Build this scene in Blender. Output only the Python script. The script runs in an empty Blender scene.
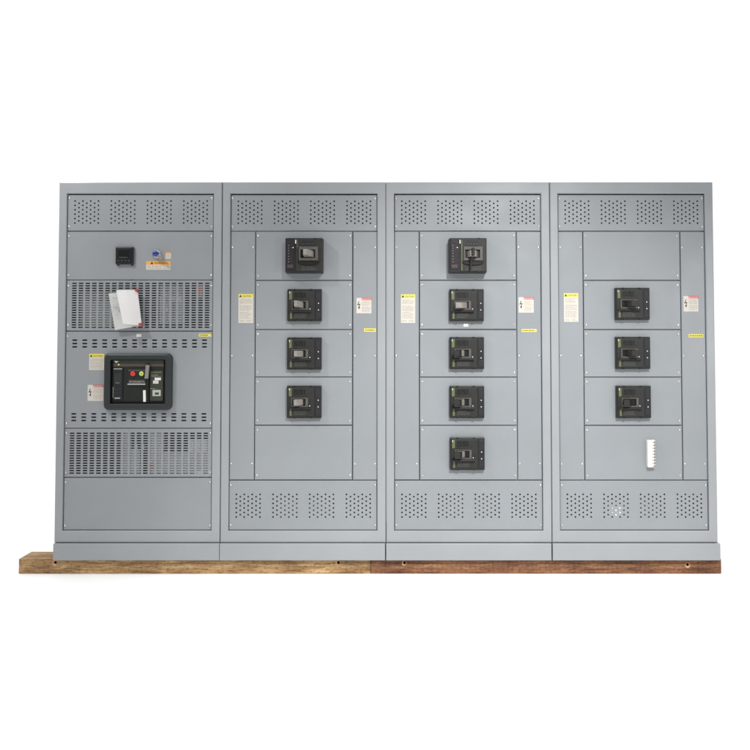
import bpy, bmesh, math, random
from mathutils import Vector
from mathutils.geometry import delaunay_2d_cdt

rnd = random.Random(7)
scene = bpy.context.scene
COL = scene.collection

# ------------------------------------------------------------------ materials
def mat(name, color, rough=0.5, metal=0.0, var=0.0, vscale=6.0, bump=0.0, bscale=400.0, coat=0.0, emit=None, wave=0.0):
    m = bpy.data.materials.new(name)
    m.use_nodes = True
    nt = m.node_tree
    b = nt.nodes['Principled BSDF']
    b.inputs['Roughness'].default_value = rough
    b.inputs['Metallic'].default_value = metal
    b.inputs['Coat Weight'].default_value = coat
    tc = nt.nodes.new('ShaderNodeTexCoord')
    if var > 0:
        n = nt.nodes.new('ShaderNodeTexNoise')
        n.inputs['Scale'].default_value = vscale
        n.inputs['Detail'].default_value = 5
        n.inputs['Roughness'].default_value = 0.6
        nt.links.new(tc.outputs['Object'], n.inputs['Vector'])
        r = nt.nodes.new('ShaderNodeValToRGB')
        r.color_ramp.elements[0].position = 0.3
        r.color_ramp.elements[1].position = 0.7
        r.color_ramp.elements[0].color = tuple(c * (1 - var) for c in color) + (1,)
        r.color_ramp.elements[1].color = tuple(min(1, c * (1 + var)) for c in color) + (1,)
        nt.links.new(n.outputs['Fac'], r.inputs['Fac'])
        nt.links.new(r.outputs['Color'], b.inputs['Base Color'])
    else:
        b.inputs['Base Color'].default_value = tuple(color) + (1,)
    if bump > 0:
        n2 = nt.nodes.new('ShaderNodeTexNoise')
        n2.inputs['Scale'].default_value = bscale
        n2.inputs['Detail'].default_value = 2
        nt.links.new(tc.outputs['Object'], n2.inputs['Vector'])
        bp = nt.nodes.new('ShaderNodeBump')
        bp.inputs['Strength'].default_value = bump
        bp.inputs['Distance'].default_value = 0.002
        nt.links.new(n2.outputs['Fac'], bp.inputs['Height'])
        if wave > 0:       # slight oil-canning of thin sheet metal
            n3 = nt.nodes.new('ShaderNodeTexNoise')
            n3.inputs['Scale'].default_value = 3.4
            n3.inputs['Detail'].default_value = 1
            nt.links.new(tc.outputs['Object'], n3.inputs['Vector'])
            b2 = nt.nodes.new('ShaderNodeBump')
            b2.inputs['Strength'].default_value = wave
            b2.inputs['Distance'].default_value = 0.02
            nt.links.new(n3.outputs['Fac'], b2.inputs['Height'])
            nt.links.new(b2.outputs['Normal'], bp.inputs['Normal'])
        nt.links.new(bp.outputs['Normal'], b.inputs['Normal'])
    if emit:
        b.inputs['Emission Color'].default_value = tuple(emit) + (1,)
        b.inputs['Emission Strength'].default_value = 1.0
    return m


def wood(name, dark, mid, light, sawmarks, seed):
    m = bpy.data.materials.new(name)
    m.use_nodes = True
    nt = m.node_tree
    L = nt.links.new
    b = nt.nodes['Principled BSDF']
    b.inputs['Roughness'].default_value = 0.85
    tc = nt.nodes.new('ShaderNodeTexCoord')
    mp = nt.nodes.new('ShaderNodeMapping')
    mp.inputs['Location'].default_value = (seed, seed * 2, 0)
    mp.inputs['Scale'].default_value = (2.6, 26, 26)
    L(tc.outputs['Object'], mp.inputs['Vector'])
    n = nt.nodes.new('ShaderNodeTexNoise')
    n.inputs['Scale'].default_value = 2.4
    n.inputs['Detail'].default_value = 9
    n.inputs['Roughness'].default_value = 0.7
    n.inputs['Distortion'].default_value = 0.6
    L(mp.outputs['Vector'], n.inputs['Vector'])
    r = nt.nodes.new('ShaderNodeValToRGB')
    e = r.color_ramp.elements
    e[0].position = 0.34; e[0].color = tuple(dark) + (1,)
    e[1].position = 0.68; e[1].color = tuple(light) + (1,)
    k = e.new(0.5); k.color = tuple(mid) + (1,)
    L(n.outputs['Fac'], r.inputs['Fac'])
    # dark specks and small knots
    n2 = nt.nodes.new('ShaderNodeTexNoise')
    n2.inputs['Scale'].default_value = 95
    n2.inputs['Detail'].default_value = 3
    mp2 = nt.nodes.new('ShaderNodeMapping'); mp2.inputs['Scale'].default_value = (0.45, 1, 1)
    L(tc.outputs['Object'], mp2.inputs['Vector']); L(mp2.outputs['Vector'], n2.inputs['Vector'])
    r2 = nt.nodes.new('ShaderNodeValToRGB')
    r2.color_ramp.elements[0].position = 0.33; r2.color_ramp.elements[0].color = (0.42, 0.36, 0.3, 1)
    r2.color_ramp.elements[1].position = 0.47; r2.color_ramp.elements[1].color = (1, 1, 1, 1)
    L(n2.outputs['Fac'], r2.inputs['Fac'])
    mx = nt.nodes.new('ShaderNodeMixRGB'); mx.blend_type = 'MULTIPLY'; mx.inputs['Fac'].default_value = 0.8
    L(r.outputs['Color'], mx.inputs['Color1']); L(r2.outputs['Color'], mx.inputs['Color2'])
    # broad blotches of damp
    n3 = nt.nodes.new('ShaderNodeTexNoise')
    n3.inputs['Scale'].default_value = 3.2
    n3.inputs['Detail'].default_value = 3
    L(tc.outputs['Object'], n3.inputs['Vector'])
    r3 = nt.nodes.new('ShaderNodeValToRGB')
    r3.color_ramp.elements[0].position = 0.36; r3.color_ramp.elements[0].color = (0.55, 0.5, 0.46, 1)
    r3.color_ramp.elements[1].position = 0.56; r3.color_ramp.elements[1].color = (1, 1, 1, 1)
    L(n3.outputs['Fac'], r3.inputs['Fac'])
    mx2 = nt.nodes.new('ShaderNodeMixRGB'); mx2.blend_type = 'MULTIPLY'; mx2.inputs['Fac'].default_value = 0.8
    L(mx.outputs['Color'], mx2.inputs['Color1']); L(r3.outputs['Color'], mx2.inputs['Color2'])
    out = mx2.outputs['Color']
    if sawmarks:
        w = nt.nodes.new('ShaderNodeTexWave')
        w.bands_direction = 'X'
        w.inputs['Scale'].default_value = 11
        w.inputs['Distortion'].default_value = 3.0
        w.inputs['Detail'].default_value = 3
        L(tc.outputs['Object'], w.inputs['Vector'])
        r4 = nt.nodes.new('ShaderNodeValToRGB')
        r4.color_ramp.elements[0].position = 0.0; r4.color_ramp.elements[0].color = (0.62, 0.58, 0.55, 1)
        r4.color_ramp.elements[1].position = 0.22; r4.color_ramp.elements[1].color = (1, 1, 1, 1)
        L(w.outputs['Fac'], r4.inputs['Fac'])
        mx3 = nt.nodes.new('ShaderNodeMixRGB'); mx3.blend_type = 'MULTIPLY'; mx3.inputs['Fac'].default_value = 0.35
        L(out, mx3.inputs['Color1']); L(r4.outputs['Color'], mx3.inputs['Color2'])
        out = mx3.outputs['Color']
    L(out, b.inputs['Base Color'])
    bp = nt.nodes.new('ShaderNodeBump')
    bp.inputs['Strength'].default_value = 0.35
    bp.inputs['Distance'].default_value = 0.004
    L(n2.outputs['Fac'], bp.inputs['Height'])
    L(bp.outputs['Normal'], b.inputs['Normal'])
    return m


M = {
    'paint': mat('grey_paint', (0.270, 0.284, 0.294), 0.34, var=0.045, vscale=2.0, bump=0.05, bscale=260, wave=0.35),
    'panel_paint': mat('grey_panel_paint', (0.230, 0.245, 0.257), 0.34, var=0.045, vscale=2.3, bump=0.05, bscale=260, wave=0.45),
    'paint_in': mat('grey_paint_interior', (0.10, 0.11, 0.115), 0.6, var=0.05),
    'zinc': mat('zinc_screw', (0.66, 0.66, 0.67), 0.25, 1.0),
    'busbar': mat('tinned_busbar', (0.62, 0.63, 0.62), 0.45, 0.3, var=0.06, vscale=9),
    'copper': mat('copper_bar', (0.62, 0.36, 0.22), 0.4, 0.6, var=0.08),
    'insul': mat('white_insulator', (0.82, 0.82, 0.80), 0.5),
    'insul_red': mat('red_insulator', (0.55, 0.16, 0.12), 0.5),
    'case': mat('breaker_case', (0.012, 0.014, 0.012), 0.38, var=0.18, vscale=30, bump=0.08, bscale=700),
    'case_b': mat('breaker_case_blue', (0.014, 0.014, 0.017), 0.42, var=0.1, vscale=40),
    'case_l': mat('breaker_fascia', (0.019, 0.019, 0.017), 0.45, var=0.15, vscale=30, bump=0.08, bscale=700),
    'trip': mat('trip_unit_fascia', (0.018, 0.014, 0.018), 0.35, var=0.25, vscale=60),
    'bezel': mat('bezel_plastic', (0.021, 0.026, 0.026), 0.42, bump=0.06, bscale=900),
    'black': mat('black_plastic', (0.006, 0.006, 0.006), 0.4),
    'glass': mat('dark_display', (0.008, 0.010, 0.010), 0.12),
    'ink': mat('dark_ink', (0.018, 0.018, 0.02), 0.6),
    'greyink': mat('grey_ink', (0.33, 0.295, 0.25), 0.7),
    'dimink': mat('dim_print', (0.075, 0.078, 0.068), 0.6),
    'lightink': mat('light_ink', (0.30, 0.31, 0.28), 0.6),
    'beige': mat('beige_handle', (0.22, 0.20, 0.182), 0.4, var=0.08, vscale=50),
    'housing': mat('handle_housing_plastic', (0.070, 0.064, 0.056), 0.45, var=0.1, vscale=50),
    'darkhandle': mat('dark_handle', (0.022, 0.020, 0.019), 0.35),
    'olive': mat('olive_stripe', (0.098, 0.112, 0.042), 0.5, var=0.15, vscale=60),
    'yellow': mat('yellow_label', (0.60, 0.53, 0.09), 0.5),
    'yellowink': mat('ochre_print', (0.22, 0.17, 0.02), 0.6),
    'orange': mat('orange_label', (0.68, 0.30, 0.035), 0.5),
    'red': mat('red_label', (0.48, 0.10, 0.10), 0.5),
    'card': mat('label_white', (0.52, 0.485, 0.43), 0.5, var=0.03, vscale=40),
    'white': mat('white_plastic', (0.66, 0.65, 0.60), 0.45),
    'paper': mat('white_paper', (0.93, 0.915, 0.905), 0.7, var=0.02, vscale=20),
    'paper_b': mat('grey_paper', (0.76, 0.76, 0.74), 0.7, var=0.04, vscale=20),
    'redtape': mat('red_tape', (0.46, 0.035, 0.02), 0.5),
    'darkred': mat('dark_red_print', (0.16, 0.03, 0.045), 0.5),
    'redbtn': mat('red_button', (0.62, 0.03, 0.03), 0.35),
    'grnbtn': mat('green_button', (0.50, 0.62, 0.12), 0.35),
    'blue': mat('blue_cap', (0.012, 0.025, 0.20), 0.2, coat=0.5),
    'steel': mat('polished_steel', (0.62, 0.63, 0.65), 0.25, 1.0),
    'tag': mat('grey_tag', (0.36, 0.38, 0.34), 0.5),
    'lever': mat('lever_grey', (0.20, 0.19, 0.18), 0.4),
    'greenish': mat('green_strip', (0.036, 0.042, 0.026), 0.4, var=0.1, vscale=30),
    'brownish': mat('brown_strip', (0.060, 0.048, 0.040), 0.4, var=0.1, vscale=30),
    'floor': mat('white_floor', (0.90, 0.90, 0.90), 0.8),
    'wood_a': wood('pale_pine', (0.14, 0.074, 0.028), (0.40, 0.245, 0.108), (0.60, 0.42, 0.22), False, 1.3),
    'wood_b': wood('red_pine', (0.085, 0.034, 0.015), (0.21, 0.092, 0.042), (0.36, 0.18, 0.088), True, 4.1),
    'hole': mat('drilled_wood', (0.05, 0.022, 0.012), 0.9),
    'woodring': mat('countersunk_wood', (0.55, 0.34, 0.19), 0.8),
}

for k_ in ('case', 'case_b', 'case_l', 'trip', 'bezel', 'black', 'greenish', 'darkhandle'):
    M[k_].node_tree.nodes['Principled BSDF'].inputs['Specular IOR Level'].default_value = 0.32

# ------------------------------------------------------------------ mesh builder
class MB:
    def __init__(self):
        self.v, self.f, self.mi, self.ms, self.sm = [], [], [], [], []

    def m(self, name):
        if name not in self.ms:
            self.ms.append(name)
        return self.ms.index(name)

    def add(self, verts, faces, mt, smooth=False):
        o = len(self.v)
        self.v += [tuple(p) for p in verts]
        k = self.m(mt)
        for f in faces:
            self.f.append([i + o for i in f]); self.mi.append(k); self.sm.append(smooth)

    def box(self, x0, x1, y0, y1, z0, z1, mt, bev=0.0, seg=2, warp=None):
        bm = bmesh.new()
        bmesh.ops.create_cube(bm, size=1)
        for v in bm.verts:
            v.co = Vector(((x0 + x1) / 2 + v.co.x * (x1 - x0), (y0 + y1) / 2 + v.co.y * (y1 - y0), (z0 + z1) / 2 + v.co.z * (z1 - z0)))
        if warp:
            for v in bm.verts:
                v.co = Vector(warp(*v.co))
        if bev:
            bmesh.ops.bevel(bm, geom=bm.edges[:], offset=bev, segments=seg, affect='EDGES', profile=0.5)
        self.bm(bm, mt)

    def bm(self, bm, mt, smooth=False):
        bm.verts.index_update()
        self.add([v.co[:] for v in bm.verts], [[v.index for v in f.verts] for f in bm.faces], mt, smooth)
        bm.free()

    def quad(self, pts, mt):
        self.add(pts, [list(range(len(pts)))], mt)

    def rect(self, x0, x1, z0, z1, y, mt):          # a face that looks to the front (-y)
        self.quad([(x0, y, z0), (x1, y, z0), (x1, y, z1), (x0, y, z1)], mt)

    def loft(self, loops, mt, cap_first=False, cap_last=False, smooth=False):
        n = len(loops[0]); vs = [p for l in loops for p in l]; fs = []
        for a in range(len(loops) - 1):
            for i in range(n):
                j = (i + 1) % n
                fs.append([a * n + i, a * n + j, (a + 1) * n + j, (a + 1) * n + i])
        if cap_first: fs.append(list(range(n))[::-1])
        if cap_last: fs.append([(len(loops) - 1) * n + i for i in range(n)])
        self.add(vs, fs, mt, smooth)

    def disc(self, x, z, prof, mt, n=20, smooth=True):   # lathe about a y axis; prof = [(radius, y) ...] from the back to the front
        loops = [[(x + r * math.cos(2 * math.pi * i / n), y, z + r * math.sin(2 * math.pi * i / n)) for i in range(n)] for r, y in prof]
        self.loft(loops, mt, cap_last=True, smooth=smooth)

    def plate(self, x0, x1, z0, z1, y, t, holes, mt, ch=0.0030):
        """sheet with real openings; holes = lists of (x, z)"""
        outer = [(x0 + ch, z0 + ch), (x1 - ch, z0 + ch), (x1 - ch, z1 - ch), (x0 + ch, z1 - ch)]
        if holes:
            pts = [Vector(p) for p in outer]; faces = [[0, 1, 2, 3]]
            for h in holes:
                o = len(pts); pts += [Vector(p) for p in h]; faces.append(list(range(o, o + len(h))))
            vs, es, fs, ov, oe, of = delaunay_2d_cdt(pts, [], faces, 1, 1e-7)
            keep = [list(f) for f, src in zip(fs, of) if src == [0] or (0 in src and len(src) == 1)]
            self.add([(p.x, y, p.y) for p in vs], keep, mt)
            for h in holes:
                n = len(h)
                self.add([(p[0], y, p[1]) for p in h] + [(p[0], y + t, p[1]) for p in h],
                         [[i, (i + 1) % n, n + (i + 1) % n, n + i] for i in range(n)], mt)
        else:
            self.rect(x0 + ch, x1 - ch, z0 + ch, z1 - ch, y, mt)
        o1 = [(p[0], y, p[1]) for p in outer]
        full = [(x0, z0), (x1, z0), (x1, z1), (x0, z1)]
        self.loft([[(p[0], y + 0.02, p[1]) for p in full], [(p[0], y + ch, p[1]) for p in full], o1], mt)

    def text(self, s, x, z, size, y, mt, align='LEFT', sx=1.0):
        c = bpy.data.curves.new('t', 'FONT'); c.body = s; c.size = size; c.align_x = align
        c.resolution_u = 2
        o = bpy.data.objects.new('t', c)
        me = bpy.data.meshes.new_from_object(o)
        self.add([(x + v.co.x * sx, y, z + v.co.y) for v in me.vertices], [list(p.vertices) for p in me.polygons], mt)
        bpy.data.objects.remove(o); bpy.data.curves.remove(c); bpy.data.meshes.remove(me)

    def words(self, x0, x1, z0, z1, rows, y, mt, seed, fill=0.42, gap=0.25):   # lines of print too small to read
        r = random.Random(seed); dz = (z1 - z0) / rows
        for k in range(rows):
            z = z1 - (k + 0.75) * dz; x = x0
            end = x1 - (r.random() * 0.35 * (x1 - x0) if r.random() < 0.4 else 0)
            while x < end:
                w = min((0.05 + 0.16 * r.random()) * (x1 - x0), end - x)
                self.rect(x, x + w, z, z + dz * fill, y, mt)
                x += w + 0.03 * (x1 - x0) * (1 + r.random())

    def mesh(self, name):
        me = bpy.data.meshes.new(name)
        me.from_pydata(self.v, [], self.f)
        for n in self.ms: me.materials.append(M[n])
        for p, k, s in zip(me.polygons, self.mi, self.sm):
            p.material_index = k; p.use_smooth = s
        bm = bmesh.new(); bm.from_mesh(me)
        bmesh.ops.recalc_face_normals(bm, faces=bm.faces[:])
        bm.to_mesh(me); bm.free()
        return me

    def build(self, name, parent=None, loc=(0, 0, 0)):
        return link(name, self.mesh(name), parent, loc)


def link(name, data, parent=None, loc=(0, 0, 0), label=None):
    o = bpy.data.objects.new(name, data)
    COL.objects.link(o)
    o.parent = parent
    o.location = loc
    if label: o['label'] = label
    return o


def tag(o, label, cat, group=None, kind=None):
    if label: o['label'] = label
    if cat: o['category'] = cat
    if group: o['group'] = group
    if kind: o['kind'] = kind
    return o


def rr(cx, cz, w, h, r, y, n=6):
    pts = []
    for sx, sz, a0 in ((1, 1, 0), (-1, 1, 90), (-1, -1, 180), (1, -1, 270)):
        for i in range(n + 1):
            a = math.radians(a0 + 90 * i / n)
            pts.append((cx + sx * (w / 2 - r) + r * math.cos(a), y, cz + sz * (h / 2 - r) + r * math.sin(a)))
    return pts

# ------------------------------------------------------------------ measures (metres, each cabinet from its own lower left front corner)
W, H, DEPTH = 1.0, 2.288, 0.62
BASE = 0.088                       # top of the timbers
OX0, OX1, OZ0, OZ1 = 0.050, 0.947, 0.174, 2.217
YP = 0.010                         # panel faces, a little behind the frame face
G = 0.0024                          # half of the gap between panels

# screws: one mesh, many objects
s = MB()
s.disc(0, 0, [(0.0066, 0.0), (0.0066, -0.0012), (0.0058, -0.0028), (0.0036, -0.0040), (0.0012, -0.0044)], 'zinc', n=12)
s.rect(-0.0042, 0.0042, -0.0007, 0.0007, -0.0046, 'ink')
SCREW = s.mesh('screw')

def screws(parent, pts, y=YP):
    for x, z in pts:
        o = link('screw', SCREW, parent, (x, y, z))
        o.rotation_euler = (0, rnd.uniform(0, 3.1), 0)

# ------------------------------------------------------------------ cabinet shell
def shell(root, idx):
    b = MB()
    t = 0.002
    x0, x1 = 0.003, W - 0.003
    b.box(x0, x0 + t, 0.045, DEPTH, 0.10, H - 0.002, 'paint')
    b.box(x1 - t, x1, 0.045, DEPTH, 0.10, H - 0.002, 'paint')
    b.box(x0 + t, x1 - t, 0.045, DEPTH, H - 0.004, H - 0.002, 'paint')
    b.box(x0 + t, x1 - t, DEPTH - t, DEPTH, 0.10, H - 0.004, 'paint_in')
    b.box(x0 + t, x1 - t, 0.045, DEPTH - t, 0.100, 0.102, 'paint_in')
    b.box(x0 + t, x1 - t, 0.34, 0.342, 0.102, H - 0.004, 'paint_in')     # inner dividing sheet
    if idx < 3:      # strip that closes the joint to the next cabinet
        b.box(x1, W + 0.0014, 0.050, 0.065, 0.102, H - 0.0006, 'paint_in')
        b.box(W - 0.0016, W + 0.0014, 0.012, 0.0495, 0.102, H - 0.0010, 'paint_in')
    b.build('enclosure', root)
    r = MB()         # backing strips added behind the cover joints to turn the gaps grey
    rows = (1.987, 1.688, 1.376, 0.787, 0.491) if idx == 0 else (1.987, 1.686, 1.386, 1.097, 0.805, 0.475)
    for z in rows:
        r.box(OX0 + 0.004, OX1 - 0.004, YP + 0.0225, YP + 0.026, z - 0.014, z + 0.014, 'paint')
    if idx:
        for x in (CX0, CX1):
            r.box(x - 0.014, x + 0.014, YP + 0.027, YP + 0.030, 0.480, 1.980, 'paint')
    r.build('gap_backing', root)
    # front frame: one folded ring with rounded edges
    bm = bmesh.new()
    fx0, fx1, fz0, fz1 = 0.002, W - 0.002, 0.1035, H
    rings = []
    for y in (0.044, 0.0):
        rings.append([bm.verts.new((x, y, z)) for x, z in ((fx0, fz0), (fx1, fz0), (fx1, fz1), (fx0, fz1))])
    for y in (0.0, 0.030):
        rings.append([bm.verts.new((x, y, z)) for x, z in ((OX0, OZ0), (OX1, OZ0), (OX1, OZ1), (OX0, OZ1))])
    for a in range(3):
        for i in range(4):
            j = (i + 1) % 4
            bm.faces.new((rings[a][i], rings[a][j], rings[a + 1][j], rings[a + 1][i]))
    for e in [e for e in bm.edges if not e.is_boundary]:
        pass
    ed = []
    for e in bm.edges:
        ya, yb = e.verts[0].co.y, e.verts[1].co.y
        xa, xb, za, zb = e.verts[0].co.x, e.verts[1].co.x, e.verts[0].co.z, e.verts[1].co.z
        if abs(ya) < 1e-6 and abs(yb) < 1e-6 and (abs(xa - xb) < 1e-6 or abs(za - zb) < 1e-6):
            ed.append(e)
    bmesh.ops.bevel(bm, geom=ed, offset=0.0060, segments=3, affect='EDGES', profile=0.5)
    f = MB(); f.bm(bm, 'paint'); f.build('frame', root)
    p = MB()
    p.box(0.001, W - (0.0015, 0.0055, 0.0065, -0.0085)[idx], -0.012, DEPTH, 0.0, 0.1005, 'paint', 0.003)
    if idx < 3:
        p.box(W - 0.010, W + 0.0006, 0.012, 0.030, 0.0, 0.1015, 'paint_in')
    p.build('plinth', root)


def vent_holes(ztop):
    hs = []
    for x0 in (0.0965, 0.3185, 0.5400, 0.7620):
        for c in range(7):
            n, off = (6, 0) if c % 2 == 0 else (5, 0.0135)
            for k in range(n):
                x, z = x0 + c * 0.02383, ztop - off - k * 0.027
                hs.append([(x + 0.0054 * math.cos(math.radians(22.5 + 45 * i)), z + 0.0054 * math.sin(math.radians(22.5 + 45 * i))) for i in range(8)])
    return hs


def slot(x, z, w, h):
    return [(x - w / 2, z - h / 2), (x + w / 2, z - h / 2), (x + w / 2, z + h / 2), (x - w / 2, z + h / 2)]


def panel(root, name, x0, x1, z0, z1, holes=(), sx=0.0145, sz=0.027, top_gap=0.0, corners=True, extra=()):
    b = MB()
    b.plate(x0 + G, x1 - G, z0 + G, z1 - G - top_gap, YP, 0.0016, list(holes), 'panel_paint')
    o = b.build(name, root, (rnd.uniform(-0.0007, 0.0007), 0, rnd.uniform(-0.0007, 0.0007)))
    pts = list(extra)
    if corners:
        pts += [(x0 + sx, z0 + sz), (x1 - sx, z0 + sz), (x0 + sx, z1 - sz), (x1 - sx, z1 - sz)]
    screws(o, pts)
    return o


def vents(root):
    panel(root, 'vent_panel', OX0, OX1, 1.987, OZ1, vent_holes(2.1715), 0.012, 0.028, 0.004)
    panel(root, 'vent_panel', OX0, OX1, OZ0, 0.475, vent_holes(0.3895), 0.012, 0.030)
    b = MB()      # light sheet metal standing inside behind the lower holes
    b.box(0.34, 0.66, 0.036, 0.039, 0.215, 0.352, 'busbar')
    b.build('mounting_plate', root)

# ------------------------------------------------------------------ labels
def caution_label(root, x0, x1, z0, z1, seed):
    b = MB(); y = YP - 0.0006
    b.box(x0, x1, y, YP + 0.001, z0, z1, 'card')
    h = 0.0235
    b.rect(x0, x1, z1 - h, z1, y - 0.0003, 'yellow')
    xm, zm = x0 + 0.012, z1 - h * 0.56
    b.quad([(xm - 0.0085, y - 0.0006, zm - 0.0065), (xm + 0.0085, y - 0.0006, zm - 0.0065), (xm, y - 0.0006, zm + 0.009)], 'ink')
    b.text('CAUTION', x0 + 0.0235, z1 - h * 0.80, 0.0150, y - 0.0006, 'ink', sx=0.80)
    w = x1 - x0
    if z1 - z0 > 0.14:
        b.words(x0 + 0.008, x1 - 0.008, z1 - h - 0.036, z1 - h - 0.006, 4, y - 0.0004, 'greyink', seed)
        b.words(x0 + 0.008, x1 - 0.008, z1 - h - 0.080, z1 - h - 0.044, 5, y - 0.0004, 'greyink', seed + 1)
        b.words(x0 + 0.008, x1 - 0.008, z0 + 0.026, z0 + 0.068, 5, y - 0.0004, 'greyink', seed + 2)
        b.words(x0 + 0.006, x0 + w * 0.42, z0 + 0.006, z0 + 0.020, 2, y - 0.0004, 'greyink', seed + 3)
        b.words(x0 + w * 0.55, x1 - 0.006, z0 + 0.006, z0 + 0.020, 2, y - 0.0004, 'greyink', seed + 4)
    else:
        b.words(x0 + 0.008, x1 - 0.008, z0 + 0.008, z1 - h - 0.006, 7, y - 0.0004, 'greyink', seed)
    b.build('caution_label', root)['label'] = 'white caution label with yellow heading and small print'


def danger_label(root, x0, x1, z0, z1, seed):
    b = MB(); y = YP - 0.0006
    b.box(x0, x1, y, YP + 0.001, z0, z1, 'card')
    w, h = x1 - x0, z1 - z0
    hx = x0 + w * 0.34
    b.rect(hx, x1 + 0.002, z1 - 0.0145, z1 + 0.001, y - 0.0003, 'red')
    b.quad([(hx + 0.002, y - 0.0006, z1 - 0.012), (hx + 0.012, y - 0.0006, z1 - 0.012), (hx + 0.007, y - 0.0006, z1 - 0.002)], 'card')
    b.text('DANGER', hx + 0.0140, z1 - 0.0120, 0.0125, y - 0.0006, 'card', sx=0.86)
    # the zigzag flash
    cx, cz = x0 + w * 0.17, z0 + h * 0.53
    for fl in ([(0.003, 0.024), (-0.003, 0.021), (-0.011, -0.001), (-0.006, 0.001)],
               [(-0.011, -0.001), (-0.009, 0.004), (0.008, 0.009), (0.006, 0.003)],
               [(0.008, 0.009), (0.003, 0.006), (-0.002, -0.013), (0.002, -0.013)],
               [(0.001, -0.026), (0.006, -0.011), (-0.007, -0.012)]):
        b.quad([(cx + p[0], y - 0.0004, cz + p[1]) for p in fl], 'ink')
    b.words(hx + 0.002, x1 - 0.005, z0 + h * 0.47, z1 - 0.020, 4, y - 0.0004, 'greyink', seed)
    b.words(hx + 0.002, x1 - 0.005, z0 + 0.008, z0 + h * 0.42, 4, y - 0.0004, 'greyink', seed + 5)
    b.build('danger_label', root)['label'] = 'white danger label with red heading and black flash'


def yellow_strip(root, x0, x1, z0, z1, seed):
    b = MB(); y = YP - 0.0006
    b.box(x0, x1, y, YP + 0.001, z0, z1, 'yellow')
    b.words(x0 + 0.006, x1 - 0.006, z0 + 0.002, z1 - 0.001, 1, y - 0.0004, 'yellowink', seed, 0.45)
    b.build('yellow_label', root)


def white_sticker(root, x0, x1, z0, z1):
    b = MB()
    b.box(x0, x1, YP - 0.0008, YP + 0.001, z0, z1, 'white')
    b.build('sticker', root)

# ------------------------------------------------------------------ breakers
def body_with_notches(b, w, h, d, notches, mt):
    """case with small dark notches in its upper and lower edges"""
    b.box(0, w, -d, 0, 0, h, mt, 0.0035)
    for u in notches:
        for v0, v1 in ((-0.0006, 0.0060), (h - 0.0060, h + 0.0006)):
            b.box(u - 0.0064, u + 0.0064, -d - 0.0046, -d + 0.010, v0 - (0.003 if v0 > 0.05 else 0), v1 + (0.003 if v0 < 0.05 else 0), 'black', 0.0015)


def toggle(parent, u0, u1, v0, v1, y0, reach, tip, skew, mt, tipmt):
    """switch tongue: a wedge whose tip (tip = u range) stands out from the base"""
    b = MB()
    t0, t1 = tip
    y1 = y0 - reach
    dv = skew
    A = [(u0, y0, v0), (u1, y0, v0), (u1, y0, v1), (u0, y0, v1)]
    B = [(t0, y1 + 0.006, v0 + dv), (t1 + 0.001, y1 + 0.006, v0 + dv), (t1 + 0.001, y1 + 0.006, v1 + dv), (t0, y1 + 0.006, v1 + dv)]
    Cc = [(t0 + 0.002, y1, v0 + dv + 0.002), (t1 - 0.001, y1, v0 + dv + 0.002), (t1 - 0.001, y1, v1 + dv - 0.002), (t0 + 0.002, y1, v1 + dv - 0.002)]
    f_ = 0.55 if tipmt != mt else 1.0        # a dark grip covers the outer half of the tongue
    Mid = [tuple(p + (q - p) * f_ for p, q in zip(a_, b_)) for a_, b_ in zip(A, B)]
    b.loft([A, Mid], mt)
    b.loft([Mid, B, Cc], tipmt, cap_last=True)
    b.build('toggle_handle', parent)


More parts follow.
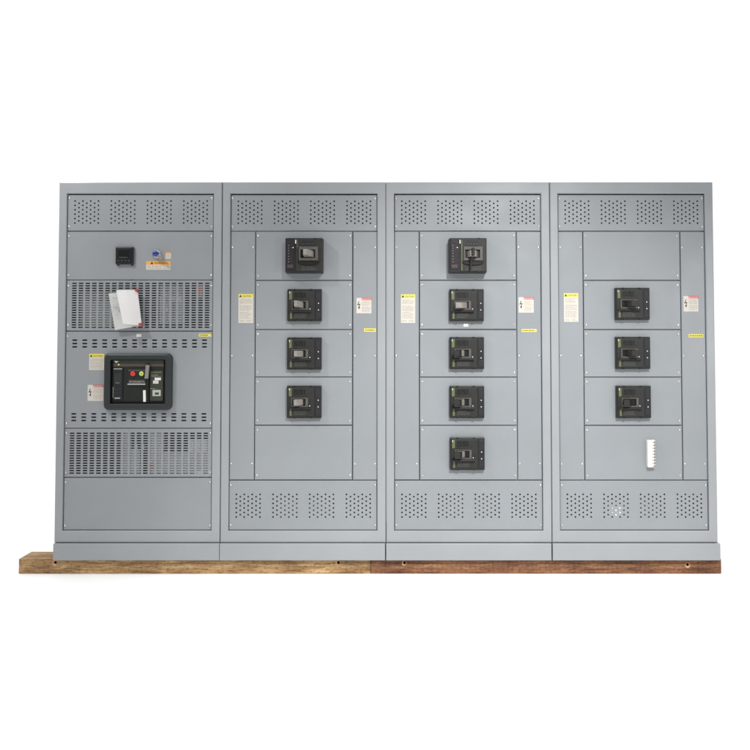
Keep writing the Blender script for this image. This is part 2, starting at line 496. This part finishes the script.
def small_breaker(root, x, z, spec):
    """moulded case breaker mounted on its side; x, z = lower left corner"""
    w, h, d = 0.208, 0.195, 0.030
    b = MB()
    body_with_notches(b, w, h, d, (0.0455, 0.1445), spec.get('case', 'case'))
    y = -d
    b.box(0.008, 0.166, y - 0.004, y + 0.002, 0.010, h - 0.010, spec.get('face', 'case_l'), 0.002)
    y -= 0.004
    # stripes at the left edge
    b.box(0.012, 0.029, y - 0.0012, y, h - 0.064, h - 0.014, 'olive', 0.0005, 1)
    b.rect(0.0125, 0.0175, h - 0.026, h - 0.016, y - 0.0016, 'card')
    b.box(0.018, 0.029, y - 0.0012, y, 0.014, 0.056, 'olive', 0.0005, 1)
    # cast lettering, dark on dark, and faint small print
    for k, wd_ in enumerate((0.012, 0.010, 0.013, 0.010, 0.008)):
        u = 0.043 + k * 0.0150
        b.box(u, u + wd_, y - 0.0012, y, h - 0.052, h - 0.022, 'black', 0.0005, 1)
        b.rect(u + 0.003, u + wd_ - 0.002, h - 0.046 + (k % 2) * 0.008, h - 0.040 + (k % 2) * 0.006, y - 0.0016, 'case_l')
    b.words(0.045, 0.118, 0.020, 0.048, 3, y - 0.0006, 'dimink', spec['seed'], 0.34)
    o = b.build('circuit_breaker', root, (x, YP, z))
    # raised surround of the handle, hollow in the middle
    hb = MB()
    hu0, hu1, hv0, hv1 = 0.026, 0.130, 0.066, 0.124
    ru0, ru1, rv0, rv1 = 0.034, 0.114, 0.076, 0.118
    yf = y - 0.012
    def rc(u0, u1, v0, v1, yy): return [(u0, yy, v0), (u1, yy, v0), (u1, yy, v1), (u0, yy, v1)]
    hb.loft([rc(hu0, hu1, hv0, hv1, y), rc(hu0 + 0.002, hu1 - 0.002, hv0 + 0.002, hv1 - 0.002, yf), rc(ru0, ru1, rv0, rv1, yf)], 'housing')
    hb.loft([rc(ru0, ru1, rv0, rv1, yf), rc(ru0, ru1, rv0, rv1, y - 0.0008)], 'black', cap_last=True)
    hb.box(0.014, 0.148, y - 0.020, y, 0.056, 0.0655, 'case_b', 0.002)       # ledge under the handle
    hb.build('handle_surround', o)
    toggle(o, spec['base'][0], spec['base'][1], 0.079, 0.115, y - 0.001, spec.get('reach', 0.052), spec['tip'], spec.get('skew', 0.0), spec['mt'], spec['tipmt'])
    tb = MB()
    tb.box(0.172, 0.2035, -d - 0.0018, -d + 0.002, 0.014, h - 0.014, 'case_b', 0.0015)
    for v in (0.068, 0.108):
        tb.disc(0.189, v, [(0.0032, -d - 0.0016), (0.0034, -d - 0.003), (0.002, -d - 0.0038)], 'white', 10)
    tb.words(0.176, 0.200, 0.126, 0.176, 5, -d - 0.0022, 'ink', spec['seed'] + 9, 0.4)
    tb.words(0.176, 0.200, 0.020, 0.058, 4, -d - 0.0022, 'ink', spec['seed'] + 8, 0.4)
    tb.build('trip_unit', o)
    ib = MB()
    ib.disc(0.138, 0.0735, [(0.0038, y), (0.0038, y - 0.003), (0.002, y - 0.0042)], 'white', 10)
    ib.build('test_button', o)
    return o


def big_breaker(root, x, z, spec):
    w, h, d = 0.224, 0.208, 0.066
    b = MB()
    b.box(-0.002, w + 0.002, -0.012, 0, -0.002, h + 0.002, 'black', 0.003)      # rear flange
    body_with_notches(b, w, h, d, (0.178,), 'case')
    y = -d
    b.box(0.064, w - 0.004, y - 0.004, y + 0.002, 0.006, h - 0.006, 'case_l', 0.002)
    y -= 0.004
    b.box(0.071, 0.0745 + spec['stripe'], y - 0.0012, y, spec['stripe_z0'], h - 0.012, 'olive', 0.0005, 1)
    b.rect(0.060, 0.0655, h - 0.034, h - 0.012, y - 0.0016, 'white')
    for k in range(4):
        u = 0.104 + k * 0.0175
        b.box(u, u + 0.013, y - 0.0012, y, h - 0.050, h - 0.016, 'case_b', 0.0005, 1)
        b.rect(u + 0.004, u + 0.009, h - 0.040, h - 0.034, y - 0.0016, 'dimink')
    b.words(0.100, 0.190, 0.012, 0.040, 3, y - 0.0006, 'dimink', spec['seed'], 0.3)
    o = b.build('circuit_breaker', root, (x, YP, z))
    hb = MB()
    def rc(u0, u1, v0, v1, yy): return [(u0, yy, v0), (u1, yy, v0), (u1, yy, v1), (u0, yy, v1)]
    yf = y - 0.014
    hu0, hu1, hv0, hv1 = 0.082, 0.200, 0.068, 0.157
    ru0, ru1, rv0, rv1 = 0.093, 0.182, 0.086, 0.136
    hb.loft([rc(hu0, hu1, hv0, hv1, y), rc(hu0 + 0.003, hu1 - 0.003, hv0 + 0.003, hv1 - 0.003, yf), rc(ru0, ru1, rv0, rv1, yf)], 'housing')
    hb.loft([rc(ru0, ru1, rv0, rv1, yf), rc(ru0, ru1, rv0, rv1, y - 0.0008)], 'black', cap_last=True)
    # curved apron under the surround, black for the ledge's painted-in shadow
    n = 14
    arc = [(0.141 + 0.066 * math.cos(math.pi * i / n), 0.066 - 0.022 * math.sin(math.pi * i / n)) for i in range(n + 1)]
    hb.loft([[(p[0], y, p[1]) for p in arc], [(p[0], y - 0.010, p[1]) for p in arc]], 'black', cap_last=True)
    hb.build('handle_surround', o)
    toggle(o, spec['base'][0], spec['base'][1], 0.091, 0.128, y - 0.001, 0.055, spec['tip'], spec.get('skew', 0), spec['mt'], spec['tipmt'])
    if spec.get('lever'):
        lb = MB()
        lb.box(0.127, 0.145, y - 0.076, y - 0.016, 0.094, 0.142, 'darkhandle', 0.005)
        lb.box(0.128, 0.140, y - 0.040, y - 0.012, 0.020, 0.110, 'darkhandle', 0.004,
               warp=lambda X, Y, Z: (X - (0.110 - Z) * 0.12, Y + 0.012 * (0.11 - Z) / 0.09, Z))
        lb.build('lever', o)
    tb = MB()
    tb.box(0.006, 0.055, -d - 0.003, -d + 0.002, 0.018, h - 0.012, 'trip', 0.0015)
    yy = -d - 0.0034
    for k in range(7):
        v = 0.064 + k * 0.0165
        tb.disc(0.020 + (k % 2) * 0.001, v, [(0.0026, yy + 0.001), (0.0022, yy - 0.001)], 'lightink', 10)
        tb.disc(0.036, v + 0.004, [(0.0020, yy + 0.001), (0.0016, yy - 0.001)], 'dimink', 10)
    tb.disc(0.047, 0.150, [(0.004, yy + 0.001), (0.003, yy - 0.0015)], 'white', 10)
    tb.rect(0.012, 0.048, 0.026, 0.048, yy - 0.0002, 'ink')
    tb.words(0.014, 0.046, 0.030, 0.046, 2, yy - 0.0006, 'darkred', spec['seed'] + 2, 0.4)
    tb.words(0.010, 0.050, h - 0.030, h - 0.018, 1, yy - 0.0006, 'ink', spec['seed'] + 4, 0.5)
    tb.build('trip_unit', o)
    return o

# ------------------------------------------------------------------ the three feeder cabinets
ROWS = (1.987, 1.686, 1.386, 1.097, 0.805, 0.475)
CX0, CX1 = 0.2035, 0.797

def feeder(idx):
    root = link('switchgear_cabinet', None, None, (-2.0 + idx * W, 0, BASE))
    shell(root, idx)
    vents(root)
    side_z = (1.888, 1.226, 0.573)
    for a, c in ((OX0, CX0), (CX1, OX1)):
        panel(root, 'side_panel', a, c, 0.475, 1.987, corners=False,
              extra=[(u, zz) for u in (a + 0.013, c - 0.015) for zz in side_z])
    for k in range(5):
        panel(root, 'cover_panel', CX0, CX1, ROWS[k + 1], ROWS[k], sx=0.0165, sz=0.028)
    return root


def light(seed, skew=0.0): return dict(seed=seed, base=(0.050, 0.098), tip=(0.046, 0.068), skew=skew, mt='beige', tipmt='beige')
def dark_tip(seed): return dict(seed=seed, base=(0.048, 0.088), tip=(0.022, 0.054), mt='beige', tipmt='darkhandle', reach=0.058)
def dark_right(seed): return dict(seed=seed, base=(0.056, 0.110), tip=(0.078, 0.118), mt='darkhandle', tipmt='darkhandle', reach=0.055)
def dark_left(seed): return dict(seed=seed, base=(0.040, 0.094), tip=(0.026, 0.060), mt='darkhandle', tipmt='darkhandle', reach=0.058)

GROUP = 'grey switchgear cabinets standing in one row'

# second cabinet
c2 = feeder(1)
tag(c2, 'grey switchgear cabinet with four black breakers above one blank panel, second from the left', 'cabinet', GROUP)
big_breaker(c2, 0.393, 1.729, dict(seed=21, stripe=0.0, stripe_z0=0.150, base=(0.118, 0.172), tip=(0.112, 0.138), skew=0.008, mt='beige', tipmt='beige'))
small_breaker(c2, 0.402, 1.436, light(31, 0.008))
small_breaker(c2, 0.402, 1.143, light(32))
small_breaker(c2, 0.402, 0.851, light(33))
caution_label(c2, 0.101, 0.191, 1.426, 1.603, 201)
danger_label(c2, 0.820, 0.911, 1.485, 1.579, 211)
yellow_strip(c2, 0.866, 0.938, 1.372, 1.393, 221)

# third cabinet
c3 = feeder(2)
tag(c3, 'grey switchgear cabinet with five black breakers filling its middle column, third from the left', 'cabinet', GROUP)
big_breaker(c3, 0.383, 1.729, dict(seed=22, stripe=0.0022, stripe_z0=0.012, base=(0.106, 0.168), tip=(0.118, 0.152), mt='beige', tipmt='beige', lever=True))
small_breaker(c3, 0.385, 1.436, dict(seed=41, base=(0.048, 0.106), tip=(0.032, 0.072), skew=-0.002, mt='beige', tipmt='beige'))
small_breaker(c3, 0.385, 1.146, dark_tip(42))
small_breaker(c3, 0.385, 0.851, dark_tip(43))
small_breaker(c3, 0.386, 0.540, dark_tip(44))
caution_label(c3, 0.091, 0.178, 1.426, 1.601, 301)
danger_label(c3, 0.808, 0.900, 1.489, 1.583, 311)
yellow_strip(c3, 0.826, 0.917, 1.371, 1.389, 321)
white_sticker(c3, 0.472, 0.501, 1.404, 1.422)

# fourth cabinet
c4 = feeder(3)
tag(c4, 'grey switchgear cabinet with blank top panel, three breakers and a white terminal strip, rightmost', 'cabinet', GROUP)
small_breaker(c4, 0.390, 1.444, dark_right(51))
small_breaker(c4, 0.390, 1.147, dark_right(52))
small_breaker(c4, 0.391, 0.851, dark_left(53))
caution_label(c4, 0.084, 0.172, 1.433, 1.608, 401)
danger_label(c4, 0.813, 0.903, 1.496, 1.590, 411)
yellow_strip(c4, 0.842, 0.931, 1.338, 1.358, 421)
b = MB()
b.box(0.574, 0.612, YP - 0.034, YP, 0.557, 0.719, 'white', 0.002)
b.box(0.612, 0.623, YP - 0.010, YP, 0.557, 0.719, 'white', 0.001)
for k in range(9):
    z = 0.5585 + k * 0.0178
    b.box(0.598, 0.6195, YP - 0.0345, YP - 0.010, z + 0.001, z + 0.0105, 'lever', 0.001, 1,
          warp=lambda X, Y, Z, z=z: (X, Y, Z if X > 0.61 else z + 0.0058 + (Z - z - 0.0058) * 0.35))
    b.box(0.600, 0.6215, YP - 0.030, YP - 0.008, z + 0.0115, z + 0.0168, 'white', 0.001, 1)
b.build('terminal_strip', c4)
b = MB()
b.box(0.365, 0.425, 0.0125, 0.016, 0.262, 0.318, 'insul')
b.build('insulator_block', c4)

# ------------------------------------------------------------------ the incoming cabinet on the left
c1 = link('switchgear_cabinet', None, None, (-2.0, 0, BASE))
tag(c1, 'grey switchgear cabinet with one large framed breaker and slotted mesh panels, leftmost', 'cabinet', GROUP)
shell(c1, 0)
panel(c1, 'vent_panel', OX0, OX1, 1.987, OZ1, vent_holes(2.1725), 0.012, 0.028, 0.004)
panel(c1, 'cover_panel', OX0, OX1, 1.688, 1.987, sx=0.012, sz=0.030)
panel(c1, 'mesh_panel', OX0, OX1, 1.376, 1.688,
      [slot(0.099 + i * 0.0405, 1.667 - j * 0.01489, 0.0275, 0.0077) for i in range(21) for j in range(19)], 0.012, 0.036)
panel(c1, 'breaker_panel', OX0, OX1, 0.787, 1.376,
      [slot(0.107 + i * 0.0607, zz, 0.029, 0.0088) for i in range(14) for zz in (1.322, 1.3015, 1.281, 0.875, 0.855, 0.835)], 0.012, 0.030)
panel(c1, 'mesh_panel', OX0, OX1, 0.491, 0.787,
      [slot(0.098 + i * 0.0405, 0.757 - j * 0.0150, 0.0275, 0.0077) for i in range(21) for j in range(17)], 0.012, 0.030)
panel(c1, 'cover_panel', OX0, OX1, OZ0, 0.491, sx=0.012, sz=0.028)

# copper and tinned bars, insulators and sheet metal seen through the lower mesh
b = MB()
b.box(0.388, 0.452, 0.024, 0.030, 0.500, 0.775, 'busbar')
b.box(0.452, 0.505, 0.026, 0.032, 0.500, 0.655, 'busbar')
b.box(0.560, 0.925, 0.024, 0.030, 0.500, 0.640, 'busbar')
b.box(0.560, 0.640, 0.026, 0.032, 0.640, 0.770, 'busbar')
b.box(0.800, 0.925, 0.032, 0.038, 0.640, 0.720, 'busbar')
b.build('busbar', c1)
b = MB()
for x0, x1, z0, z1, m in ((0.640, 0.655, 0.66, 0.77, 'copper'), (0.560, 0.600, 0.545, 0.570, 'insul_red'), (0.480, 0.492, 0.66, 0.69, 'insul'),
                          (0.521, 0.533, 0.66, 0.69, 'insul'), (0.885, 0.892, 0.645, 0.70, 'insul'), (0.848, 0.880, 0.503, 0.530, 'insul')):
    b.box(x0, x1, 0.0185, 0.0225, z0, z1, m, 0.001, 1)
b.build('insulator_block', c1)
b = MB()      # devices deep behind the upper mesh
b.box(0.10, 0.40, 0.10, 0.20, 1.40, 1.62, 'tag', 0.004)
b.build('relay', c1); b = MB()
b.box(0.60, 0.74, 0.08, 0.16, 1.42, 1.66, 'busbar', 0.004)
b.build('mounting_plate', c1); b = MB()
b.box(0.655, 0.665, 0.02, 0.028, 1.495, 1.520, 'insul', 0.001)
b.build('relay', c1); b = MB()
b.box(0.625, 0.690, 0.030, 0.036, 1.44, 1.62, 'tag', 0.001)
b.build('relay', c1); b = MB()
b.box(0.85, 0.875, 0.022, 0.030, 1.58, 1.66, 'insul_red', 0.001)
b.build('relay', c1)

# meter
mb_ = MB()
mb_.box(0.353, 0.463, YP - 0.018, YP, 1.782, 1.890, 'bezel', 0.004)
mb_.box(0.360, 0.456, YP - 0.024, YP - 0.016, 1.790, 1.884, 'black', 0.003)
for u in (0.362, 0.448):
    mb_.box(u, u + 0.010, YP - 0.014, YP, 1.774, 1.783, 'bezel', 0.002)
mt_o = mb_.build('power_meter', c1)
sb = MB(); sb.box(0.374, 0.440, YP - 0.0255, YP - 0.023, 1.818, 1.872, 'glass', 0.001)
sb.words(0.378, 0.430, 1.821, 1.829, 1, YP - 0.0260, 'dimink', 5, 0.4)
sb.build('display', mt_o)
for k in range(4):
    kb = MB(); kb.box(0.369 + k * 0.021, 0.382 + k * 0.021, YP - 0.028, YP - 0.0235, 1.797, 1.807, 'bezel', 0.0015)
    kb.build('push_button', mt_o)

# key switch with its labels
kx, kz = 0.603, 1.845
b = MB()
b.disc(kx, kz, [(0.0285, YP), (0.0285, YP - 0.006), (0.025, YP - 0.010), (0.022, YP - 0.022), (0.019, YP - 0.024)], 'steel', 28)
ks = b.build('selector_switch', c1)
b = MB()
b.disc(kx, kz, [(0.0185, YP - 0.023), (0.0185, YP - 0.040), (0.0160, YP - 0.046), (0.008, YP - 0.048)], 'blue', 24)
b.build('cap', ks)
b = MB()
b.box(kx + 0.012, kx + 0.020, YP - 0.040, YP - 0.020, kz - 0.024, kz - 0.004, 'steel', 0.002)
b.box(kx + 0.010, kx + 0.036, YP - 0.044, YP - 0.039, kz - 0.036, kz - 0.008, 'lever', 0.002,
      warp=lambda X, Y, Z: (X + (kz - Z) * 0.35, Y, Z))
b.build('key', ks)
b = MB(); y = YP - 0.0006
b.box(0.536, 0.685, y, YP + 0.001, 1.751, 1.804, 'card')
b.rect(0.536, 0.685, 1.782, 1.804, y - 0.0003, 'orange')
b.quad([(0.562, y - 0.0006, 1.785), (0.580, y - 0.0006, 1.785), (0.571, y - 0.0006, 1.801)], 'ink')
b.text('WARNING', 0.585, 1.7865, 0.0175, y - 0.0006, 'ink')
b.words(0.543, 0.680, 1.754, 1.779, 3, y - 0.0004, 'greyink', 61)
b.build('warning_label', c1)['label'] = 'white warning label with orange heading under the switch'
b = MB()
b.box(0.653, 0.687, y, YP + 0.001, 1.818, 1.858, 'card')
b.rect(0.653, 0.687, 1.848, 1.858, y - 0.0003, 'orange')
b.words(0.656, 0.684, 1.822, 1.845, 3, y - 0.0004, 'greyink', 66)
b.build('warning_label', c1)['label'] = 'small white and orange label beside the switch'
caution_label(c1, 0.196, 0.287, 1.140, 1.239, 101)
danger_label(c1, 0.189, 0.284, 0.953, 1.050, 111)
yellow_strip(c1, 0.861, 0.935, 1.343, 1.361, 121)
white_sticker(c1, 0.482, 0.511, 1.341, 1.359)

# the large drawout breaker: bezel ring, sunk face and its fittings
ax, az, aw, ah = 0.5, 1.070, 0.410, 0.341
b = MB()
iw, ih = 0.331, 0.266
b.loft([rr(ax, az, aw, ah, 0.030, YP), rr(ax, az, aw, ah, 0.030, YP - 0.022), rr(ax, az, aw - 0.006, ah - 0.006, 0.028, YP - 0.029),
        rr(ax, az, aw - 0.022, ah - 0.022, 0.022, YP - 0.033), rr(ax, az, iw + 0.010, ih + 0.010, 0.010, YP - 0.033),
        rr(ax, az, iw, ih, 0.006, YP - 0.028)], 'bezel')
b.loft([rr(ax, az, iw, ih, 0.006, YP - 0.028), rr(ax, az, iw, ih, 0.006, YP - 0.002)], 'black', cap_last=True)
acb = b.build('air_circuit_breaker', c1)
def U(px): return ax + (px - 361.5) / 1546.0
def V(py): return az - (py - 391.5) / 1546.0
yf = YP - 0.010
b = MB()
b.box(U(122), U(598), yf, YP - 0.001, V(576), V(186), 'case', 0.002)
b.box(U(124), U(597), yf - 0.003, yf + 0.001, V(217), V(190), 'greenish', 0.001)
b.box(U(124), U(597), yf - 0.002, yf + 0.001, V(250), V(220), 'brownish', 0.001)
b.quad([(U(132), yf - 0.004, V(198)), (U(152), yf - 0.004, V(218)), (U(176), yf - 0.004, V(200))], 'white')
b.disc(U(175), V(232), [(0.006, yf - 0.002), (0.005, yf - 0.004)], 'grnbtn', 12)
b.build('front_cover', acb)
b = MB()
b.box(U(126), U(216), yf - 0.008, yf, V(562), V(262), 'case_b', 0.002)
b.rect(U(132), U(210), V(276), V(268), yf - 0.0084, 'lightink')
b.words(U(148), U(200), V(408), V(398), 1, yf - 0.0085, 'lightink', 71, 0.5)
b.words(U(145), U(206), V(552), V(536), 1, yf - 0.0085, 'white', 72, 0.45)
b.rect(U(126.5), U(130), V(540), V(440), yf - 0.0084, 'lightink')
ctl = b.build('control_unit', acb)
b = MB(); b.box(U(139), U(206), yf - 0.010, yf - 0.007, V(397), V(314), 'glass', 0.001); b.build('screen', acb)
for i in range(3):
    for j in range(2):
        b = MB(); b.box(U(138 + i * 24), U(155 + i * 24), yf - 0.0105, yf - 0.0075, V(474 + j * 30), V(456 + j * 30), 'bezel', 0.001)
        b.build('push_button', acb)
b = MB()
b.box(U(262), U(436), yf - 0.010, yf, V(424), V(272), 'case', 0.002)
b.rect(U(270), U(430), V(294), V(280), yf - 0.0104, 'brownish')
b.box(U(264), U(432), yf - 0.013, yf - 0.009, V(420), V(409), 'tag', 0.001)
b.box(U(274), U(428), yf - 0.0115, yf - 0.009, V(405), V(374), 'ink', 0.0005)
b.words(U(280), U(424), V(402), V(380), 2, yf - 0.0122, 'greyink', 74, 0.42)
b.build('button_plate', acb)
for px, m, r_ in ((315, 'redbtn', 0.0148), (396, 'grnbtn', 0.0138)):
    b = MB(); b.disc(U(px), V(316), [(r_ + 0.002, yf - 0.010), (r_ + 0.002, yf - 0.013)], 'black', 20)
    b.disc(U(px), V(316), [(r_, yf - 0.012), (r_, yf - 0.018), (r_ - 0.003, yf - 0.020)], m, 20)
    b.disc(U(px), V(316), [(0.0042, yf - 0.0195), (0.0036, yf - 0.0208)], 'ink' if m == 'redbtn' else 'greenish', 10)
    b.build('push_button', acb)['label'] = 'round red push button' if m == 'redbtn' else 'round green push button'
b = MB()
b.box(U(434), U(466), yf - 0.016, yf, V(576), V(226), 'black', 0.002)
b.box(U(440), U(474), yf - 0.030, yf - 0.014, V(362), V(236), 'lever', 0.003, warp=lambda X, Y, Z: (X - (V(236) - Z) * 0.09, Y, Z))
b.box(U(413), U(438), yf - 0.022, yf - 0.014, V(578), V(470), 'white', 0.002, warp=lambda X, Y, Z: (X + (V(470) - Z) * 0.03, Y, Z))
b.build('charging_lever', acb)
b = MB()
b.box(U(470), U(594), yf - 0.006, yf, V(570), V(290), 'greenish', 0.002)
b.box(U(478), U(580), yf - 0.007, yf - 0.005, V(309), V(300), 'olive', 0.0005)
b.box(U(516), U(574), yf - 0.0085, yf - 0.005, V(378), V(354), 'white', 0.0005)
b.box(U(500), U(552), yf - 0.0080, yf - 0.005, V(410), V(380), 'card', 0.0005)
b.box(U(497), U(574), yf - 0.0085, yf - 0.005, V(526), V(468), 'tag', 0.0005)
b.rect(U(520), U(556), V(512), V(492), yf - 0.0089, 'greenish')
b.words(U(480), U(576), V(348), V(322), 2, yf - 0.0066, 'lightink', 76, 0.3)
b.words(U(474), U(520), V(462), V(450), 1, yf - 0.0066, 'lightink', 77, 0.4)
b.build('rating_plate', acb)

# ------------------------------------------------------------------ leaflet hanging on the upper mesh panel
lf = link('paper_leaflet', None, None, (-1.49, 0.0, 1.60))
tag(lf, 'folded white paper leaflet with red corners hanging in front of the slotted mesh', 'leaflet')
def sheet(name, corners, mt, bulge, n=10):
    b = MB(); vs = []; fs = []
    a, c, d, e = [Vector(p) for p in corners]      # upper left, upper right, lower right, lower left
    for j in range(n + 1):
        for i in range(n + 1):
            s_, t_ = i / n, j / n
            p = (a * (1 - s_) + c * s_) * (1 - t_) + (e * (1 - s_) + d * s_) * t_
            p.y -= bulge * math.sin(math.pi * s_) * (0.6 + 0.4 * t_)
            vs.append(p - Vector(lf.location))
    for j in range(n):
        for i in range(n):
            k = j * (n + 1) + i
            fs.append([k, k + 1, k + n + 2, k + n + 1])
    bm = bmesh.new()
    bv = [bm.verts.new(v) for v in vs]
    for f in fs: bm.faces.new([bv[i] for i in f])
    bmesh.ops.solidify(bm, geom=bm.faces[:], thickness=0.0004)
    b.bm(bm, mt)
    return b
fr = sheet('front_sheet', [(-1.613, -0.088, 1.708), (-1.503, -0.032, 1.714), (-1.473, -0.036, 1.497), (-1.571, -0.084, 1.507)], 'paper', 0.003)
fr.build('front_sheet', lf)
bk = sheet('back_sheet', [(-1.681, -0.022, 1.691), (-1.507, -0.016, 1.714), (-1.476, -0.020, 1.497), (-1.640, -0.020, 1.471)], 'paper_b', 0.002)
ox, oz = lf.location.x, lf.location.z
for x0_, x1_, z0_, z1_ in ((-1.655, -1.625, 1.664, 1.667), (-1.652, -1.618, 1.606, 1.609), (-1.640, -1.612, 1.601, 1.603), (-1.618, -1.612, 1.582, 1.594), (-1.640, -1.622, 1.560, 1.562)):
    bk.rect(x0_ - ox, x1_ - ox, z0_ - oz, z1_ - oz, -0.0265, 'tag')
bk.build('back_sheet', lf)
for pts in (((-1.522, 1.7165), (-1.501, 1.7175), (-1.498, 1.697), (-1.510, 1.702)), ((-1.502, 1.499), (-1.484, 1.512), (-1.474, 1.512), (-1.468, 1.492))):
    b = MB()
    yt = -0.044 if pts[0][1] > 1.6 else -0.046
    l = [(p[0] - lf.location.x, yt, p[1] - lf.location.z) for p in pts]
    b.loft([[(p[0], yt + 0.020, p[2]) for p in l], l], 'redtape', cap_first=True, cap_last=True)
    b.build('red_tape', lf)
# ------------------------------------------------------------------ timbers
def timber(x0, x1, z1l, z1r, holes, wd, label):
    b = MB()
    y0, y1 = 0.022, 0.200
    o = Vector((x0, y0, 0))
    L = x1 - x0
    ov = []
    n = 40
    r = random.Random(int(L * 1000))
    outer = [(L * i / n, 0.001 + (r.random() * 0.002)) for i in range(n + 1)] + \
            [(L * (n - i) / n, z1l + (z1r - z1l) * (n - i) / n - r.random() * 0.0012) for i in range(n + 1)]
    pts = [Vector(p) for p in outer]; faces = [list(range(len(pts)))]
    rings = []
    for hx, hz, hr in holes:
        ring = [(hx - x0 + hr * math.cos(2 * math.pi * i / 14), hz + hr * math.sin(2 * math.pi * i / 14)) for i in range(14)]
        k = len(pts); pts += [Vector(p) for p in ring]; faces.append(list(range(k, k + 14))); rings.append((hx - x0, hz, hr, ring))
    vs, es, fs, _, _, of = delaunay_2d_cdt(pts, [], faces, 1, 1e-7)
    b.add([(p.x, 0, p.y) for p in vs], [list(f) for f, s_ in zip(fs, of) if s_ == [0]], wd)
    b.loft([[(p[0], 0, p[1]) for p in outer], [(p[0], 0.003 if 0 < i < 2 * n + 1 else 0.0, p[1]) for i, p in enumerate(outer)],
            [(p[0], y1 - y0, p[1]) for p in outer]], wd, cap_last=True)
    for hx, hz, hr, ring in rings:      # countersunk drill holes
        mid = [(hx + (p[0] - hx) * 0.55 + 0.002, 0.010, hz + (p[1] - hz) * 0.55 + 0.0025) for p in ring]
        b.loft([[(p[0], 0, p[1]) for p in ring], mid], 'woodring')
        b.loft([mid, [(p[0], 0.06, p[2]) for p in mid]], 'hole', cap_last=True)
    ob = b.build('timber_skid', None, o)
    tag(ob, label, 'timber')
    return ob

timber(-2.217, -0.0945, BASE, BASE - 0.0005, [(-2.002, 0.063, 0.015), (-0.290, 0.063, 0.0145)], 'wood_a',
       'pale tan timber under the left cabinets, its bare end sticking out at the left')
timber(-0.0915, 2.024, BASE, BASE, [(0.110, 0.062, 0.0145), (1.822, 0.050, 0.0155)], 'wood_b',
       'reddish brown timber with saw marks under the right cabinets')

# ------------------------------------------------------------------ floor
b = MB()
n = 64
b.quad([(220 * math.cos(2 * math.pi * i / n), 220 * math.sin(2 * math.pi * i / n), 0) for i in range(n)], 'floor')
tag(b.build('floor'), None, None, kind='structure')

# ------------------------------------------------------------------ light
w = bpy.data.worlds.new('World'); scene.world = w; w.use_nodes = True
bg = w.node_tree.nodes['Background']
# made-up white surround: bright overhead and behind the cabinets, dimmed on the camera side
nt = w.node_tree
tc = nt.nodes.new('ShaderNodeTexCoord'); sp = nt.nodes.new('ShaderNodeSeparateXYZ')
nt.links.new(tc.outputs['Generated'], sp.inputs['Vector'])
def maprange(src, a, b_, c, d):
    n_ = nt.nodes.new('ShaderNodeMapRange'); n_.interpolation_type = 'SMOOTHSTEP'
    for k_, v_ in zip(('From Min', 'From Max', 'To Min', 'To Max'), (a, b_, c, d)): n_.inputs[k_].default_value = v_
    nt.links.new(src, n_.inputs['Value']); return n_.outputs['Result']
side = maprange(sp.outputs['Y'], -0.35, 0.20, 0.16, 1.12)
up = maprange(sp.outputs['Z'], 0.35, 0.65, 0.0, 1.0)
mixn = nt.nodes.new('ShaderNodeMix'); mixn.data_type = 'FLOAT'
nt.links.new(up, mixn.inputs['Factor']); nt.links.new(side, mixn.inputs['A']); mixn.inputs['B'].default_value = 1.30
bg.inputs['Color'].default_value = (1.0, 1.0, 1.0, 1)
nt.links.new(mixn.outputs['Result'], bg.inputs['Strength'])

def lamp(name, loc, aim, size, power, color=(1, 1, 1)):
    d = bpy.data.lights.new(name, 'AREA'); d.shape = 'DISK'; d.size = size; d.energy = power; d.color = color
    o = bpy.data.objects.new(name, d); COL.objects.link(o)
    o.location = loc
    o.rotation_euler = (Vector(aim) - Vector(loc)).to_track_quat('-Z', 'Y').to_euler()
    return o
sp_d = bpy.data.lights.new('hall_spot_lamp', 'SPOT'); sp_d.energy = 1300; sp_d.spot_size = math.radians(48); sp_d.spot_blend = 1.0
sp_d.shadow_soft_size = 0.14
sp_o = bpy.data.objects.new('hall_spot_lamp', sp_d); COL.objects.link(sp_o); sp_o.location = (1.35, -4.3, 4.2)
sp_o.rotation_euler = (Vector((0.60, 0, 0.30)) - sp_o.location).to_track_quat('-Z', 'Y').to_euler()
lamp('hall_lamp_side', (4.2, -4.2, 1.9), (0.7, 0, 0.9), 0.3, 34)
lamp('hall_lamp_rear', (-2.9, -1.8, 4.0), (-1.5, 0, 1.0), 0.18, 58)

# ------------------------------------------------------------------ camera
cd = bpy.data.cameras.new('camera'); cam = bpy.data.objects.new('camera', cd); COL.objects.link(cam)
cam.location = (0, -5.0, 1.385)
cam.rotation_euler = (math.radians(92.1), 0, 0)
cd.sensor_width = 36; cd.lens = 36 * 823 / 750
cd.shift_x = -(386 - 375) / 750
cd.shift_y = -(375 - 314) / 750
cd.clip_start = 0.05; cd.clip_end = 1000
scene.camera = cam

scene.view_settings.view_transform = 'Standard'
scene.view_settings.look = 'None'
scene.view_settings.exposure = 0
scene.view_settings.gamma = 1
scene.render.film_transparent = False
